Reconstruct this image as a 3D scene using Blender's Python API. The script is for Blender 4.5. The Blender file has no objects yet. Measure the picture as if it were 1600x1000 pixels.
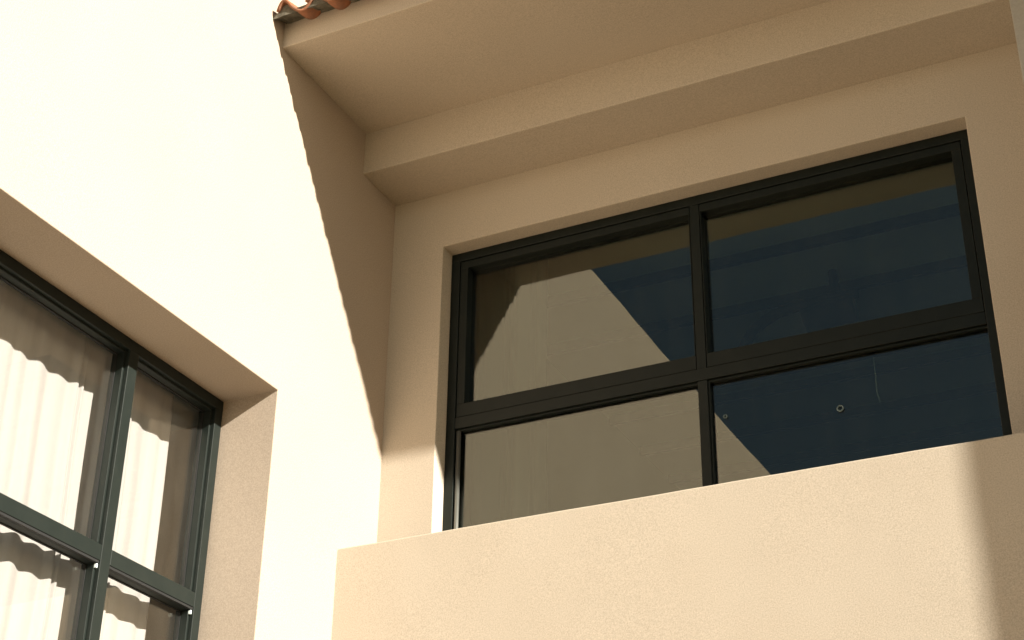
import bpy, bmesh, math, random
from mathutils import Vector, noise
S = bpy.context.scene
C = S.collection
random.seed(7)

# ---------------------------------------------------------------- camera
cd = bpy.data.cameras.new('camera')
cam = bpy.data.objects.new('camera', cd); C.objects.link(cam)
cam.location = (4.2831, -6.996, -3.9863)
cam.rotation_euler = (2.0724, -0.0131, 0.4561)
cd.sensor_width = 36.0
cd.lens = 2530.95 / 1600 * 36
cd.clip_start = 0.05; cd.clip_end = 2000
S.camera = cam

# ---------------------------------------------------------------- light
SUN = Vector((1.0, -0.300, 0.443)).normalized()          # towards the sun
elev = math.asin(SUN.z); azim = math.atan2(SUN.x, SUN.y)
w = bpy.data.worlds.new('World'); S.world = w; w.use_nodes = True
nt = w.node_tree; nt.nodes.clear()
sky = nt.nodes.new('ShaderNodeTexSky'); sky.sky_type = 'NISHITA'; sky.sun_disc = False
sky.sun_elevation = elev; sky.sun_rotation = azim
sky.dust_density = 1.0; sky.air_density = 0.7; sky.ozone_density = 1.0
tint = nt.nodes.new('ShaderNodeMix'); tint.data_type = 'RGBA'; tint.blend_type = 'MULTIPLY'
tint.inputs[0].default_value = 1.0; tint.inputs[7].default_value = (0.90, 0.82, 0.62, 1)
bg = nt.nodes.new('ShaderNodeBackground'); bg.inputs[1].default_value = 0.055
wo = nt.nodes.new('ShaderNodeOutputWorld')
nt.links.new(sky.outputs[0], tint.inputs[6]); nt.links.new(tint.outputs[2], bg.inputs[0])
nt.links.new(bg.outputs[0], wo.inputs[0])
sd = bpy.data.lights.new('sun', 'SUN'); sd.energy = 5.0; sd.angle = math.radians(0.65)
sd.color = (1.0, 0.945, 0.83)
sun = bpy.data.objects.new('sun', sd); C.objects.link(sun)
sun.rotation_euler = (-SUN).to_track_quat('-Z', 'Y').to_euler()
S.view_settings.view_transform = 'Standard'; S.view_settings.look = 'None'
S.view_settings.gamma = 1; S.view_settings.use_curve_mapping = False
S.view_settings.exposure = 1.42
S.render.engine = 'CYCLES'
try:
    S.cycles.max_bounces = 12; S.cycles.diffuse_bounces = 6; S.cycles.transparent_max_bounces = 24
    S.cycles.glossy_bounces = 5
except Exception: pass

# ---------------------------------------------------------------- materials
def mat(name, col, rough=0.6, metal=0.0, var=0.0, vscale=3.0, col2=None, bump=0.0, bscale=40.0,
        fine=0.0, fscale=120.0, coat=0.0, spec=0.5, big=0.0):
    m = bpy.data.materials.new(name); m.use_nodes = True
    t = m.node_tree; N = t.nodes; L = t.links
    p = N['Principled BSDF']; p.inputs['Roughness'].default_value = rough; p.inputs['Metallic'].default_value = metal
    p.inputs['Specular IOR Level'].default_value = spec
    if coat: p.inputs['Coat Weight'].default_value = coat
    p.inputs['Base Color'].default_value = (*col, 1)
    tc = N.new('ShaderNodeTexCoord')
    cur = None
    if var or fine:
        n1 = N.new('ShaderNodeTexNoise'); n1.inputs['Scale'].default_value = vscale; n1.inputs['Detail'].default_value = 5
        L.new(tc.outputs['Object'], n1.inputs['Vector'])
        mr = N.new('ShaderNodeMapRange'); mr.inputs[1].default_value = 0.3; mr.inputs[2].default_value = 0.7
        mr.inputs[3].default_value = 0; mr.inputs[4].default_value = var
        L.new(n1.outputs[0], mr.inputs[0])
        mx = N.new('ShaderNodeMix'); mx.data_type = 'RGBA'
        mx.inputs[6].default_value = (*col, 1); mx.inputs[7].default_value = (*(col2 or [c * 0.7 for c in col]), 1)
        L.new(mr.outputs[0], mx.inputs[0]); cur = mx.outputs[2]
        if fine:
            n2 = N.new('ShaderNodeTexNoise'); n2.inputs['Scale'].default_value = fscale; n2.inputs['Detail'].default_value = 3
            n2.inputs['Roughness'].default_value = 0.75
            L.new(tc.outputs['Object'], n2.inputs['Vector'])
            m2 = N.new('ShaderNodeMapRange'); m2.inputs[1].default_value = 0.25; m2.inputs[2].default_value = 0.75
            m2.inputs[3].default_value = 1 - fine; m2.inputs[4].default_value = 1 + fine
            L.new(n2.outputs[0], m2.inputs[0])
            mm = N.new('ShaderNodeMix'); mm.data_type = 'RGBA'; mm.blend_type = 'MULTIPLY'; mm.inputs[0].default_value = 1
            cb = N.new('ShaderNodeCombineColor')
            for i in range(3): L.new(m2.outputs[0], cb.inputs[i])
            L.new(cur, mm.inputs[6]); L.new(cb.outputs[0], mm.inputs[7]); cur = mm.outputs[2]
        L.new(cur, p.inputs['Base Color'])
    if bump:
        nb = N.new('ShaderNodeTexNoise'); nb.inputs['Scale'].default_value = bscale; nb.inputs['Detail'].default_value = 6
        nb.inputs['Roughness'].default_value = 0.7
        L.new(tc.outputs['Object'], nb.inputs['Vector'])
        b = N.new('ShaderNodeBump'); b.inputs['Strength'].default_value = bump; b.inputs['Distance'].default_value = 0.004
        L.new(nb.outputs[0], b.inputs['Height'])
        if big:
            n3 = N.new('ShaderNodeTexNoise'); n3.inputs['Scale'].default_value = 2.2; n3.inputs['Detail'].default_value = 2
            L.new(tc.outputs['Object'], n3.inputs['Vector'])
            b2 = N.new('ShaderNodeBump'); b2.inputs['Strength'].default_value = big; b2.inputs['Distance'].default_value = 0.03
            L.new(n3.outputs[0], b2.inputs['Height']); L.new(b2.outputs[0], b.inputs['Normal'])
        L.new(b.outputs[0], p.inputs['Normal'])
    return m

CREAM = (0.475, 0.414, 0.336)
M_stucco = mat('cream_stucco', CREAM, 0.92, var=0.5, vscale=1.6, col2=(0.445, 0.378, 0.298), bump=0.22, bscale=220,
               fine=0.26, fscale=160, spec=0.2, big=0.12)
M_sunlit = mat('sunlit_wing_stucco', (0.400, 0.328, 0.262), 0.92, var=0.5, vscale=1.6, col2=(0.378, 0.306, 0.238), bump=0.22, bscale=220,
             fine=0.26, fscale=160, spec=0.2, big=0.12)  # cream darkened and yellowed in colour so the sunlit wing does not burn out
M_grey = mat('grey_stucco', (0.40, 0.38, 0.34), 0.92, var=0.5, vscale=2, bump=0.35, bscale=70, fine=0.10, fscale=85, spec=0.2)
M_blocker = mat('dark_brown_blocker', (0.11, 0.095, 0.075), 0.92, var=0.5, vscale=2, bump=0.35, bscale=70, fine=0.10, fscale=85, spec=0.2)  # dark tone of the added unseen blocks, keeps light from the right low
M_lframe = mat('green_grey_frame_paint', (0.009, 0.013, 0.011), 0.5, spec=0.25, var=0.5, vscale=14, col2=(0.015, 0.019, 0.016), bump=0.05, bscale=200)
M_rframe = mat('near_black_frame_paint', (0.007, 0.010, 0.008), 0.45, spec=0.2, var=0.5, vscale=10, col2=(0.013, 0.016, 0.013), bump=0.05, bscale=200)
M_gasket = mat('black_rubber', (0.006, 0.006, 0.006), 0.7)
M_tile = mat('terracotta', (0.30, 0.115, 0.052), 0.85, var=1.0, vscale=14, col2=(0.17, 0.08, 0.045), bump=0.4, bscale=60, fine=0.12, fscale=60)
M_mortar = mat('dark_mortar', (0.13, 0.115, 0.085), 0.95, var=0.9, vscale=18, col2=(0.05, 0.05, 0.035), bump=1.0, bscale=50, fine=0.3, fscale=90)
M_ground = mat('courtyard_paving', (0.50, 0.39, 0.22), 0.9, var=0.6, vscale=0.8, col2=(0.43, 0.33, 0.185), bump=0.3, bscale=30)
M_room = mat('room_plaster', (0.30, 0.31, 0.28), 0.9, var=0.5, vscale=2)
M_ceil = mat('white_ceiling_paint', (0.62, 0.64, 0.60), 0.9, var=0.5, vscale=2)
M_dark = mat('dark_timber', (0.03, 0.028, 0.025), 0.6, var=0.5, vscale=6)
M_white = mat('white_plastic', (0.62, 0.68, 0.68), 0.4)
M_ring = mat('grey_plastic', (0.16, 0.21, 0.21), 0.5)
M_glint = mat('glint_aluminium', (0.20, 0.20, 0.18), 0.38, metal=0.7)  # metal tone for the added glint strip
M_cord = mat('pale_cord', (0.5, 0.5, 0.45), 0.8)

def glass_mat(name, ior, tintc, wav):
    m = bpy.data.materials.new(name); m.use_nodes = True
    t = m.node_tree; N = t.nodes; L = t.links; N.clear()
    o = N.new('ShaderNodeOutputMaterial'); mx = N.new('ShaderNodeMixShader')
    tr = N.new('ShaderNodeBsdfTransparent'); tr.inputs[0].default_value = (*tintc, 1)
    gl = N.new('ShaderNodeBsdfAnisotropic'); gl.inputs['Roughness'].default_value = 0.0
    gl.inputs[0].default_value = (1.0, 1.0, 0.92, 1)
    fr = N.new('ShaderNodeFresnel'); ge = N.new('ShaderNodeNewGeometry')
    mi = N.new('ShaderNodeMapRange'); mi.inputs[3].default_value = ior; mi.inputs[4].default_value = 1 / ior
    L.new(ge.outputs['Backfacing'], mi.inputs[0]); L.new(mi.outputs[0], fr.inputs['IOR'])
    tc = N.new('ShaderNodeTexCoord'); nz = N.new('ShaderNodeTexNoise'); nz.inputs['Scale'].default_value = 2.3
    nz.inputs['Detail'].default_value = 1
    bp = N.new('ShaderNodeBump'); bp.inputs['Strength'].default_value = wav; bp.inputs['Distance'].default_value = 0.002
    L.new(tc.outputs['Object'], nz.inputs['Vector']); L.new(nz.outputs[0], bp.inputs['Height']); L.new(bp.outputs[0], gl.inputs['Normal'])
    # faint dust film on the pane
    d = N.new('ShaderNodeBsdfDiffuse'); d.inputs[0].default_value = (0.5, 0.47, 0.4, 1)
    md = N.new('ShaderNodeMixShader'); n2 = N.new('ShaderNodeTexNoise'); n2.inputs['Scale'].default_value = 5
    n2.inputs['Detail'].default_value = 6
    mp = N.new('ShaderNodeMapping'); mp.inputs['Scale'].default_value = (3.0, 3.0, 0.5)
    L.new(tc.outputs['Object'], mp.inputs[0]); L.new(mp.outputs[0], n2.inputs['Vector'])
    mr = N.new('ShaderNodeMapRange'); mr.inputs[1].default_value = 0.35; mr.inputs[2].default_value = 0.8
    mr.inputs[3].default_value = 0.0; mr.inputs[4].default_value = 0.012
    L.new(n2.outputs[0], mr.inputs[0]); L.new(mr.outputs[0], md.inputs[0])
    L.new(fr.outputs[0], mx.inputs[0]); L.new(tr.outputs[0], mx.inputs[1]); L.new(gl.outputs[0], mx.inputs[2])
    L.new(mx.outputs[0], md.inputs[1]); L.new(d.outputs[0], md.inputs[2]); L.new(md.outputs[0], o.inputs[0])
    return m
M_glassR = glass_mat('tinted_window_glass', 1.75, (0.62, 0.68, 0.64), 0.25)
M_glassL = glass_mat('clear_window_glass', 1.6, (0.98, 0.965, 0.95), 0.1)

def fabric(name, col, thin):
    m = bpy.data.materials.new(name); m.use_nodes = True
    t = m.node_tree; N = t.nodes; L = t.links; N.clear()
    o = N.new('ShaderNodeOutputMaterial'); mx = N.new('ShaderNodeMixShader'); mx.inputs[0].default_value = thin
    a = N.new('ShaderNodeBsdfDiffuse'); b = N.new('ShaderNodeBsdfTranslucent')
    tc = N.new('ShaderNodeTexCoord'); mp = N.new('ShaderNodeMapping'); mp.inputs['Scale'].default_value = (60, 60, 8)
    nz = N.new('ShaderNodeTexNoise'); nz.inputs['Scale'].default_value = 3; nz.inputs['Detail'].default_value = 4
    cr = N.new('ShaderNodeMix'); cr.data_type = 'RGBA'
    cr.inputs[6].default_value = (*[c * 0.86 for c in col], 1); cr.inputs[7].default_value = (*col, 1)
    L.new(tc.outputs['Object'], mp.inputs[0]); L.new(mp.outputs[0], nz.inputs['Vector']); L.new(nz.outputs[0], cr.inputs[0])
    L.new(cr.outputs[2], a.inputs[0]); L.new(cr.outputs[2], b.inputs[0])
    L.new(a.outputs[0], mx.inputs[1]); L.new(b.outputs[0], mx.inputs[2]); L.new(mx.outputs[0], o.inputs[0])
    return m
M_curtain = fabric('white_sheer_fabric', (0.60, 0.605, 0.61), 0.35)

M_drape = fabric('dull_drape_fabric', (0.16, 0.155, 0.13), 0.15)
# ---------------------------------------------------------------- helpers
def tag(o, label=None, cat=None, kind=None, group=None):
    if label: o['label'] = label
    if cat: o['category'] = cat
    if kind: o['kind'] = kind
    if group: o['group'] = group
    return o
def empty(name, loc, label, cat):
    o = bpy.data.objects.new(name, None); C.objects.link(o); o.location = loc
    o.empty_display_size = 0.3
    return tag(o, label, cat)
def link(name, bm, m, parent=None, smooth=False, bevel=0.0, seg=2):
    me = bpy.data.meshes.new(name)
    bmesh.ops.recalc_face_normals(bm, faces=bm.faces)
    bm.to_mesh(me); bm.free()
    me.materials.append(m)
    if smooth:
        for p in me.polygons: p.use_smooth = True
    o = bpy.data.objects.new(name, me); C.objects.link(o)
    if parent:
        o.parent = parent
        # geometry is written in world coordinates: undo the chain of parents' offsets
        q = parent; off = Vector()
        while q: off += q.location; q = q.parent
        o.location = -off
    if bevel:
        b = o.modifiers.new('bevel', 'BEVEL'); b.width = bevel; b.segments = seg; b.limit_method = 'ANGLE'
        b.angle_limit = math.radians(50)
    return o
def box(bm, x0, x1, y0, y1, z0, z1):
    v = [bm.verts.new((x, y, z)) for x in (x0, x1) for y in (y0, y1) for z in (z0, z1)]
    for f in ((0,1,3,2),(4,6,7,5),(0,4,5,1),(2,3,7,6),(0,2,6,4),(1,5,7,3)):
        bm.faces.new([v[i] for i in f])
def boxes(name, m, parent, lst, bevel=0.0, seg=2):
    bm = bmesh.new()
    for b in lst: box(bm, *b)
    return link(name, bm, m, parent, bevel=bevel, seg=seg)
def dense(vals, step):
    out = [vals[0]]
    for a, b in zip(vals, vals[1:]):
        n = max(1, int(round((b - a) / step)))
        out += [a + (b - a) * (i + 1) / n for i in range(n)]
    return out
def solid(name, m, parent, xs, ys, zs, hole=None, step=0.16, amp=0.002, bevel=0.006, fixx=()):
    """plastered solid on a grid with shared vertices: hand-trowelled surfaces, rounded arrises"""
    X, Y, Z = dense(xs, step), dense(ys, step), dense(zs, step)
    nx, ny, nz = len(X) - 1, len(Y) - 1, len(Z) - 1
    def full(i, j, k):
        if not (0 <= i < nx and 0 <= j < ny and 0 <= k < nz): return False
        if hole:
            c = ((X[i] + X[i+1]) / 2, (Y[j] + Y[j+1]) / 2, (Z[k] + Z[k+1]) / 2)
            for h in hole:
                if h[0] < c[0] < h[1] and h[2] < c[1] < h[3] and h[4] < c[2] < h[5]: return False
        return True
    bm = bmesh.new(); vd = {}
    def V(i, j, k):
        if (i, j, k) not in vd:
            p = Vector((X[i], Y[j], Z[k]))
            q = noise.noise_vector(p * 1.7) * amp + noise.noise_vector(p * 6.0) * amp * 0.45
            vd[(i, j, k)] = bm.verts.new(p + q)
        return vd[(i, j, k)]
    for i in range(nx):
        for j in range(ny):
            for k in range(nz):
                if not full(i, j, k): continue
                if not full(i-1, j, k): bm.faces.new((V(i,j,k), V(i,j,k+1), V(i,j+1,k+1), V(i,j+1,k)))
                if not full(i+1, j, k): bm.faces.new((V(i+1,j,k), V(i+1,j+1,k), V(i+1,j+1,k+1), V(i+1,j,k+1)))
                if not full(i, j-1, k): bm.faces.new((V(i,j,k), V(i+1,j,k), V(i+1,j,k+1), V(i,j,k+1)))
                if not full(i, j+1, k): bm.faces.new((V(i,j+1,k), V(i,j+1,k+1), V(i+1,j+1,k+1), V(i+1,j+1,k)))
                if not full(i, j, k-1): bm.faces.new((V(i,j,k), V(i,j+1,k), V(i+1,j+1,k), V(i+1,j,k)))
                if not full(i, j, k+1): bm.faces.new((V(i,j,k+1), V(i+1,j,k+1), V(i+1,j+1,k+1), V(i,j+1,k+1)))
    o = link(name, bm, m, parent, smooth=True, bevel=bevel)
    o.modifiers['bevel'].harden_normals = True
    return o
def tube(bm, pts, r, n=8):
    rings = []
    for i, p in enumerate(pts):
        p = Vector(p); d = (Vector(pts[min(i+1, len(pts)-1)]) - Vector(pts[max(i-1, 0)])).normalized()
        a = d.orthogonal().normalized(); b = d.cross(a)
        if rings:
            a0 = (rings[-1][0].co - Vector(pts[i-1])).normalized(); a = (a0 - d * a0.dot(d)).normalized(); b = d.cross(a)
        rings.append([bm.verts.new(p + (a * math.cos(t) + b * math.sin(t)) * r) for t in [2*math.pi*k/n for k in range(n)]])
    for r0, r1 in zip(rings, rings[1:]):
        for k in range(n): bm.faces.new((r0[k], r0[(k+1) % n], r1[(k+1) % n], r1[k]))
    bm.faces.new(rings[0]); bm.faces.new(rings[-1])

GZ = -5.6
# ---------------------------------------------------------------- ground
bm = bmesh.new()
for a in [(-400, -400), (400, -400), (400, 400), (-400, 400)]: bm.verts.new((a[0], a[1], GZ))
bm.faces.new(bm.verts)
tag(link('ground', bm, M_ground), 'pale beige courtyard paving below the two walls', None, 'structure')

# ================================================================ left wing (plane x = 0)
WY, WZ, RL = -1.021, -0.425, -0.325
WY0, WZ0 = -4.35, -2.75
left = empty('house_wing', (-2.0, -4.0, GZ), 'sunlit blank cream wing on the left with the green-grey framed curtained window', 'building')
solid('wall', M_sunlit, left, [-0.45, RL, 0.0], [-9.0, WY0, WY, 0.25], [GZ, WZ0, WZ, 2.33],
      hole=[(-1, 1, WY0, WY, WZ0, WZ)])
tag(boxes('end_wall', M_sunlit, left, [(-6, -0.452, -9, -8.7, GZ, 2.33)], 0.006))
boxes('rear_wall', M_sunlit, left, [(-6, -0.452, 0.0, 0.25, GZ, 2.33), (-6.3, -6.002, -9, 0.25, GZ, 2.33)], 0.006)
boxes('roof_slab', M_sunlit, left, [(-6.28, -0.02, -8.98, 0.23, 2.333, 2.42)], 0.006)
boxes('room_floor', M_room, left, [(-5.9, -0.46, -8.6, -0.02, -2.95, -2.80)])
boxes('room_ceiling', M_room, left, [(-5.9, -0.46, -8.6, -0.02, 0.05, 0.2)])
boxes('partition_wall', M_room, left, [(-5.9, -0.46, -5.2, -5.1, -2.79, 0.04), (-3.2, -3.1, -5.09, -0.02, -2.79, 0.04)])

# window of the left wing: camera sees front faces, the sides facing -y and the undersides
wl = bpy.data.objects.new('window', None); C.objects.link(wl); wl.parent = left
wl.location = Vector((RL, -2.6, WZ0)) - left.location
FX0, FX1 = RL - 0.105, RL            # frame depth
GX = RL - 0.066                      # outer glass face
FW = 0.058
boxes('frame', M_lframe, wl, [
    (FX0, FX1, WY0, WY, WZ - FW, WZ - 0.001),
    (FX0, FX1, WY0, WY, WZ0 + 0.001, WZ0 + FW),
    (FX0, FX1, WY - FW, WY - 0.001, WZ0 + FW, WZ - FW),
    (FX0, FX1, WY0 + 0.001, WY0 + FW, WZ0 + FW, WZ - FW)], 0.0025)
TZ0, TZ1 = -1.524, -1.452
MUL = [(-1.768, -1.702), (-3.03, -2.964)]
for a, b in MUL:
    boxes('mullion', M_lframe, wl, [(FX0, FX1 + 0.001, a, b, WZ0 + FW, WZ - FW)], 0.0025)
bays = [(WY0 + FW, MUL[1][0]), (MUL[1][1], MUL[0][0]), (MUL[0][1], WY - FW)]
for a, b in bays:
    boxes('transom', M_lframe, wl, [(FX0, FX1, a, b, TZ0, TZ1)], 0.0025)
    for z0, z1, sash in ((TZ1, WZ - FW, 0), (WZ0 + FW, TZ0, 1)):
        # glazing beads, set back a step, with a dark gasket line
        bd = 0.013
        boxes('glazing_bead', M_lframe, wl, [
            (GX - 0.01, FX1 - 0.022, a, b, z1 - bd, z1), (GX - 0.01, FX1 - 0.022, a, b, z0, z0 + bd),
            (GX - 0.01, FX1 - 0.022, a, a + bd, z0 + bd, z1 - bd), (GX - 0.01, FX1 - 0.022, b - bd, b, z0 + bd, z1 - bd)], 0.0015)
        g = 0.004
        boxes('gasket', M_gasket, wl, [
            (GX - 0.008, GX + 0.004, a + bd, b - bd, z1 - bd - g, z1 - bd), (GX - 0.008, GX + 0.004, a + bd, b - bd, z0 + bd, z0 + bd + g),
            (GX - 0.008, GX + 0.004, a + bd, a + bd + g, z0 + bd + g, z1 - bd - g), (GX - 0.008, GX + 0.004, b - bd - g, b - bd, z0 + bd + g, z1 - bd - g)])
        boxes('pane', M_glassL, wl, [(GX - 0.007, GX - 0.001, a + 0.003, b - 0.003, z0 + 0.003, z1 - 0.003)])
    boxes('drip_gap', M_gasket, wl, [(FX1 - 0.03, FX1 - 0.004, a + 0.002, b - 0.002, TZ0 - 0.012, TZ0 - 0.001)])
    boxes('corner_spot', M_white, wl, [(FX1 - 0.022, FX1 - 0.008, b - 0.012, b - 0.002, TZ0 - 0.034, TZ0 - 0.014)], 0.002)  # small pale block at the bay corner below the transom

# curtain behind the left window
def curtain(name, label, y0, y1, x, z0, z1, lam=(0.03, 0.15), amp=0.022, seed=3, dirn='y', m=None, ret=0.10):
    rnd = random.Random(seed); pts = []; s = y0
    while s < y1:
        l = rnd.uniform(*lam); a = amp * rnd.uniform(0.3, 1.35); sk = rnd.uniform(0.35, 0.65)
        for k in range(12):
            t = k / 12; tt = t / (2 * sk) if t < sk else 0.5 + (t - sk) / (2 * (1 - sk))
            pts.append((s + l * t, a * (0.5 - 0.5 * math.cos(2 * math.pi * tt)) ** 0.75, l))
        s += l
    pts = [p for p in pts if p[0] <= y1]
    for k in range(1, 8): pts.append((y1 + 0.012 * math.sin(k * 0.5), -ret * k / 7, 0.1))
    bm = bmesh.new(); nz = 26; rows = []
    for r in range(nz + 1):
        t = r / nz; z = z1 + (z0 - z1) * t; row = []
        for i, (s, a, l) in enumerate(pts):
            ss = s + 0.010 * noise.noise(Vector((s * 5, z * 1.2, seed))); aa = a * (0.8 + 0.35 * t) + 0.030 * noise.noise(Vector((s * 3, z * 0.9, seed + 9)))
            row.append(bm.verts.new((x + aa, ss, z) if dirn == 'y' else (ss, x - aa, z)))
        rows.append(row)
    for r0, r1 in zip(rows, rows[1:]):
        for i in range(len(r0) - 1): bm.faces.new((r0[i], r0[i+1], r1[i+1], r1[i]))
    o = link(name, bm, m or M_curtain, None, smooth=True)
    return tag(o, label, 'curtain')
curtain('curtain', 'white pleated sheer curtain behind the sunlit green-grey window on the left', -4.2, -1.15, -0.545, -2.78, -0.33)

# ================================================================ right-hand main wing (plane y = 0)
X0, X1, Z0, Z1 = 0.335, 3.335, -1.95, 0.892
EX = 6.33
ZB, ZS, ZT, YE, YB = 1.26, 1.542, 1.718, -1.269, -0.38
main = empty('house', (3.0, 3.0, GZ), 'cream main wing with deep tiled eave, dark framed window and balcony parapet', 'building')
solid('wall', M_stucco, main, [-0.03, X0, X1, EX], [0.0, 0.26], [GZ, Z0, Z1, ZS + 0.3], hole=[(X0, X1, -1, 1, Z0, Z1)])
solid('beam', M_stucco, main, [-0.03, 3.68], [YB, 0.02], [ZB, ZS + 0.02], amp=0.003, bevel=0.008)
solid('eave_slab', M_stucco, main, [-0.03, EX], [YE, 0.02], [ZS, ZT], amp=0.002, bevel=0.006)
solid('pilaster', M_grey, main, [3.68, 4.75], [-0.44, 0.02], [-2.0, ZS + 0.03], amp=0.002, bevel=0.006)
solid('balcony_parapet', M_stucco, main, [-0.03, EX], [-0.382, -0.27], [-2.62, -1.04], amp=0.0035, bevel=0.010, step=0.12)
boxes('balcony_floor', M_stucco, main, [(0.004, EX - 0.01, -0.268, -0.002, -2.60, -2.42)])
# rear rooms (seen dimly through the glass)
boxes('room_floor', M_dark, main, [(0.01, EX, 0.262, 5.0, -2.5, -2.42)])
boxes('room_ceiling', M_ceil, main, [(0.01, EX, 0.262, 5.0, 1.12, 1.2)])
boxes('room_wall', M_room, main, [(0.01, 0.1, 0.262, 5.0, -2.41, 1.118), (EX - 0.2, EX - 0.1, 0.262, 5.0, -2.41, 1.118), (0.11, EX - 0.21, 4.9, 5.0, -2.41, 1.118)])
for k in range(7):
    boxes('ceiling_batten', M_dark, main, [(0.12, EX - 0.25, 0.55 + 0.6 * k, 0.59 + 0.6 * k, 1.06, 1.118)])

# window of the main wing
wr = bpy.data.objects.new('window', None); C.objects.link(wr); wr.parent = main
wr.location = Vector((1.8, 0.15, Z0)) - main.location
YF = 0.110; YD = 0.235
F = 0.056; T0, T1 = -0.236, -0.168; MX0, MX1 = 1.805, 1.858
boxes('frame', M_rframe, wr, [
    (X0 + .001, X1 - .001, YF, YD, Z1 - F, Z1 - .001), (X0 + .001, X1 - .001, YF, YD, Z0 + .001, Z0 + F),
    (X0 + .001, X0 + F, YF, YD, Z0 + F, Z1 - F), (X1 - F, X1 - .001, YF, YD, Z0 + F, Z1 - F)], 0.003)
boxes('transom', M_rframe, wr, [(X0 + F, X1 - F, YF, YD, T0, T1)], 0.003)
boxes('mullion', M_rframe, wr, [(MX0, MX1, YF + 0.004, YD - 0.004, Z0 + F, T0)], 0.003)
boxes('mullion', M_rframe, wr, [(MX0, MX1, YF + 0.004, YD - 0.004, T1, Z1 - F)], 0.003)
YG = 0.172
# raised sash of the upper lights
for a, b, sl, sr in ((X0 + F, MX0, 0.048, 0.006), (MX1, X1 - F, 0.006, 0.050)):
    a += 0.003; b -= 0.003; z0 = T1 + 0.004; z1 = Z1 - F - 0.004
    boxes('sash', M_rframe, wr, [
        (a, b, YF + 0.006, YD - 0.02, z1 - 0.046, z1), (a, b, YF + 0.006, YD - 0.02, z0, z0 + 0.080),
        (a, a + sl, YF + 0.006, YD - 0.02, z0 + 0.080, z1 - 0.046), (b - sr, b, YF + 0.006, YD - 0.02, z0 + 0.080, z1 - 0.046)], 0.0025)
    p = boxes('pane', M_glassR, wr, [(a + sl + 0.001, b - sr - 0.001, YG, YG + 0.006, z0 + 0.081, z1 - 0.047)])
for a, b in ((X0 + F, MX0), (MX1, X1 - F)):
    boxes('glazing_bead', M_rframe, wr, [
        (a, b, YF + 0.016, YF + 0.04, T0 - 0.012, T0), (a, a + 0.010, YF + 0.016, YF + 0.04, Z0 + F, T0 - 0.012)], 0.0015)
    boxes('pane', M_glassR, wr, [(a + 0.002, b - 0.002, 0.152, 0.158, Z0 + F + .002, T0 - .002)])
bm = bmesh.new(); tube(bm, [(X0 + F + 0.019, 0.126, Z0 + F + .001), (X0 + F + 0.019, 0.126, T0 - .013)], 0.013, 14)
link('glint_bead', bm, M_glint, wr, smooth=True)  # metal bead added to stand for the sun glint on the stile
# round fixings on the lower right pane
for (x, z, r) in ((2.525, -0.520, 0.018), (1.934, -0.448, 0.011)):
    bm = bmesh.new(); n = 20; yb = 0.150
    prof = [(r, 0.0), (r, -0.006), (r * 0.86, -0.010), (r * 0.66, -0.008), (r * 0.60, 0.0)]
    rings = [[bm.verts.new((x + q * math.cos(2*math.pi*k/n), yb + h, z + q * math.sin(2*math.pi*k/n))) for k in range(n)] for q, h in prof]
    for r0, r1 in zip(rings, rings[1:]):
        for k in range(n): bm.faces.new((r0[k], r0[(k+1) % n], r1[(k+1) % n], r1[k]))
    link('glass_fixing', bm, M_ring, wr, smooth=True)
# cord hanging inside
bm = bmesh.new(); tube(bm, [(2.70, 0.205, -0.25), (2.702, 0.206, -0.34), (2.700, 0.205, -0.44), (2.712, 0.206, -0.505)], 0.0025, 6)
tag(link('pull_cord', bm, M_cord, None, smooth=True), 'thin pale cord hanging behind the lower right pane of the dark window', 'cord')
# pendant lamp with a curved arm dimly seen inside
lp = empty('ceiling_lamp', (2.2, 1.6, 1.118), 'dark ceiling lamp with a drooping curved arm dimly seen behind the upper right pane', 'lamp')
bm = bmesh.new(); tube(bm, [(2.2, 1.6, 1.118), (2.2, 1.6, 0.96)], 0.03, 10); link('stem', bm, M_gasket, lp, smooth=True)
bm = bmesh.new(); tube(bm, [(2.34, 1.6, .935), (2.06, 1.6, .93), (1.93, 1.6, .925), (1.82, 1.6, .905), (1.74, 1.6, .87), (1.67, 1.6, .82), (1.61, 1.6, .74), (1.58, 1.6, .66)], 0.035, 10)
link('arm', bm, M_gasket, lp, smooth=True)
bm = bmesh.new(); tube(bm, [(2.0, 1.6, 0.80), (2.15, 1.6, 0.83), (2.31, 1.6, 0.83)], 0.085, 18); link('shade', bm, M_gasket, lp, smooth=True)
curtain('curtain', 'dull curtain drawn to the left side inside the dark framed upper window', 0.20, 0.80, 0.36, -2.4, 1.05,
        amp=0.03, seed=11, dirn='x', m=M_drape)

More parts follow.
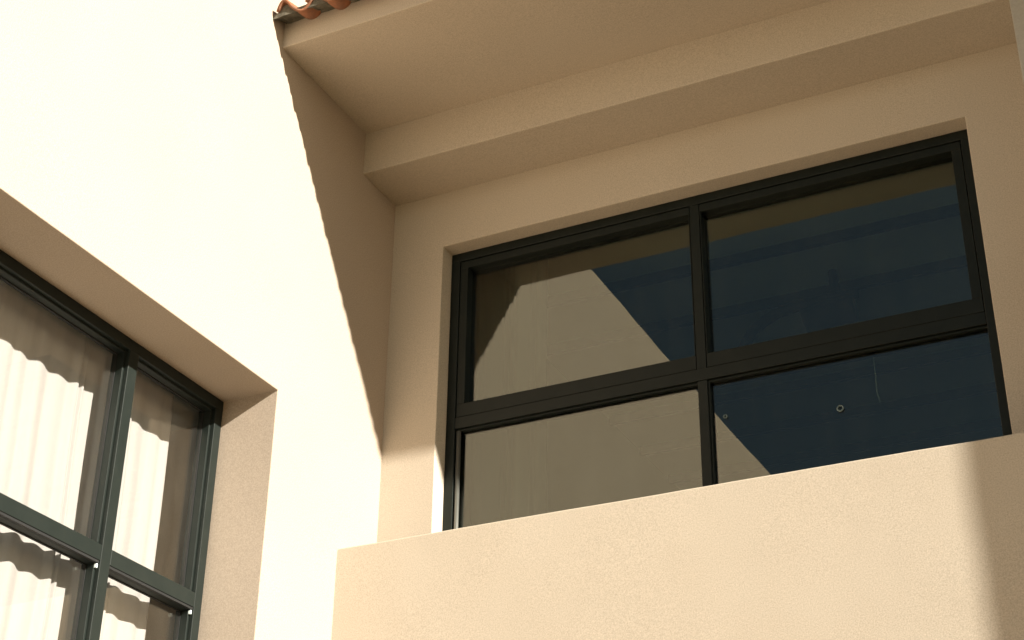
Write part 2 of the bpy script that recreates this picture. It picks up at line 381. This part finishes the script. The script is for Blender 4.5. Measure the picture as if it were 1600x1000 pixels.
# ---------------------------------------------------------------- tiled roof above the eave
SL = math.radians(17); PITCH = 0.188; TL = 0.40; EXPO = 0.34
NC = int((EX - 0.03) / PITCH)
def tile_mesh():
    bm = bmesh.new(); n = 18; top = []; th = 0.016
    prof = []
    for i in range(n + 1):
        u = i / n; x = u * 0.222
        if x < 0.105: z = 0.070 * math.sin(math.pi * (x + 0.004) / 0.113) ** 0.8 + 0.018
        else:
            v = (x - 0.105) / 0.117; z = 0.018 + 0.014 - 0.034 * math.sin(math.pi * min(1, v * 1.0)) + 0.028 * max(0, v - .5)
        prof.append((x, z))
    # normals for thickness
    def off(i):
        a = prof[max(0, i-1)]; b = prof[min(n, i+1)]; d = Vector((b[0]-a[0], b[1]-a[1])).normalized()
        return (prof[i][0] + d.y * th, prof[i][1] - d.x * th)
    rows = []
    for y, sc in ((0.0, 1.0), (TL * 0.5, 0.985), (TL, 0.97)):
        t = [bm.verts.new((x * sc, y, z * sc)) for x, z in prof]
        b = [bm.verts.new((off(i)[0] * sc, y, off(i)[1] * sc)) for i in range(n + 1)]
        rows.append((t, b))
    for (t0, b0), (t1, b1) in zip(rows, rows[1:]):
        for i in range(n):
            bm.faces.new((t0[i], t0[i+1], t1[i+1], t1[i])); bm.faces.new((b0[i], b1[i], b1[i+1], b0[i+1]))
        bm.faces.new((t0[0], t1[0], b1[0], b0[0])); bm.faces.new((t0[n], b0[n], b1[n], t1[n]))
    for t, b in (rows[0], rows[-1]):
        for i in range(n): bm.faces.new((t[i], b[i], b[i+1], t[i+1]))
    bmesh.ops.recalc_face_normals(bm, faces=bm.faces)
    me = bpy.data.meshes.new('roof_tile'); bm.to_mesh(me); bm.free(); me.materials.append(M_tile)
    for p in me.polygons: p.use_smooth = True
    return me
tm = tile_mesh(); rnd = random.Random(5)
YT, ZTL = -1.392, 1.660
roof = bpy.data.objects.new('roof', None); C.objects.link(roof); roof.parent = main
roof.location = Vector((3.0, 0.0, 1.9)) - main.location
inv = roof.location + main.location
def put_tile(c, r, me, par):
    o = bpy.data.objects.new('roof_tile', me); C.objects.link(o); o.parent = par
    s = r * EXPO
    o.location = Vector((0.028 + c * PITCH + rnd.uniform(-.002, .002), YT + s * math.cos(SL) + rnd.uniform(-.006, .006),
                         ZTL + s * math.sin(SL) + 0.012 * (r > 0) + rnd.uniform(-.002, .002))) - inv
    o.rotation_euler = (SL - 0.03 + rnd.uniform(-.008, .008), rnd.uniform(-.012, .012), rnd.uniform(-.01, .01))
for r in range(8):
    for c in range(NC): put_tile(c, r, tm, roof)
bm = bmesh.new()                       # roof deck under the tiles
def deck(y0, y1, z0, z1):
    for x in (0.005, EX - .01):
        for (y, z) in ((y0, z0), (y1, z1), (y1, z1 - 0.05), (y0, z0 - 0.05)): bm.verts.new((x, y, z))
    bm.verts.ensure_lookup_table(); v = bm.verts[-8:]
    for f in ((0,1,2,3),(4,7,6,5),(0,4,5,1),(1,5,6,2),(2,6,7,3),(3,7,4,0)): bm.faces.new([v[i] for i in f])
dy = 2.55
deck(-1.24, -1.24 + dy, 1.652 + 0.16 * math.tan(SL) + 0.02, 1.652 + (0.16 + dy) * math.tan(SL) + 0.02)
link('roof_deck', bm, M_mortar, roof)
boxes('roof_back_wall', M_stucco, main, [(0.01, EX - .01, 1.28, 1.4, 1.2, 2.45)])
# mortar bedding between fascia and tiles: rough lumpy strip, mounded under each tile crest
bm = bmesh.new(); nxm = 500; rows = []
prof = [(-1.262, 1.700, 0.0), (-1.285, 1.703, 1.0), (-1.355, 1.672, 0.6), (-1.384, 1.655, 0.15), (-1.384, 1.685, 0.15), (-1.30, 1.74, 0.3), (-1.25, 1.735, 0.2)]
for i in range(nxm + 1):
    x = 0.006 + (EX - 0.02) * i / nxm; row = []
    ph = (x - 0.028) % PITCH; crest = math.sin(math.pi * ph / 0.11) if ph < 0.11 else 0
    for (y, z, a) in prof:
        q = noise.noise_vector(Vector((x * 22, y * 30, z * 30))) * 0.011 * a + noise.noise_vector(Vector((x * 70, y * 80, z * 80))) * 0.006 * a
        row.append(bm.verts.new((x, y + q.y + 0.02 * a * (0.5 - crest) , z + q.z + (0.040 * crest if z > 1.68 and y < -1.3 else 0))))
    rows.append(row)
for r0, r1 in zip(rows, rows[1:]):
    for k in range(len(prof)): bm.faces.new((r0[k], r0[(k+1) % len(prof)], r1[(k+1) % len(prof)], r1[k]))
bm.faces.new(rows[0]); bm.faces.new(rows[-1])
link('mortar_bedding', bm, M_mortar, roof)

# ================================================================ guessed side wing, unseen, added to cast the shade on the parapet's end
nb = empty('house_wing', (8.3, 2.0, GZ), 'dark brown side wing closing the balcony on the right, beyond the picture edge', 'building')
solid('wall', M_blocker, nb, [EX + 0.003, 11.0], [-1.332, 5.0], [GZ, 5.0], step=0.6, amp=0.002)
boxes('coping', M_blocker, nb, [(EX - 0.03, 11.04, -1.375, 5.04, 5.003, 5.08)], 0.006)

# unseen low block across the yard, added to keep the yard floor in shade
shade_block = empty('house', (13.0, -12.0, GZ), 'unseen low brown block added to shade the yard, outside the picture to the right', 'building')
solid('wall', M_blocker, shade_block, [10.0, 18.0], [-26.0, -1.6], [GZ, -1.9], step=1.2, amp=0.003)
boxes('coping', M_blocker, shade_block, [(9.95, 18.05, -26.05, -1.55, -1.896, -1.8)], 0.01)
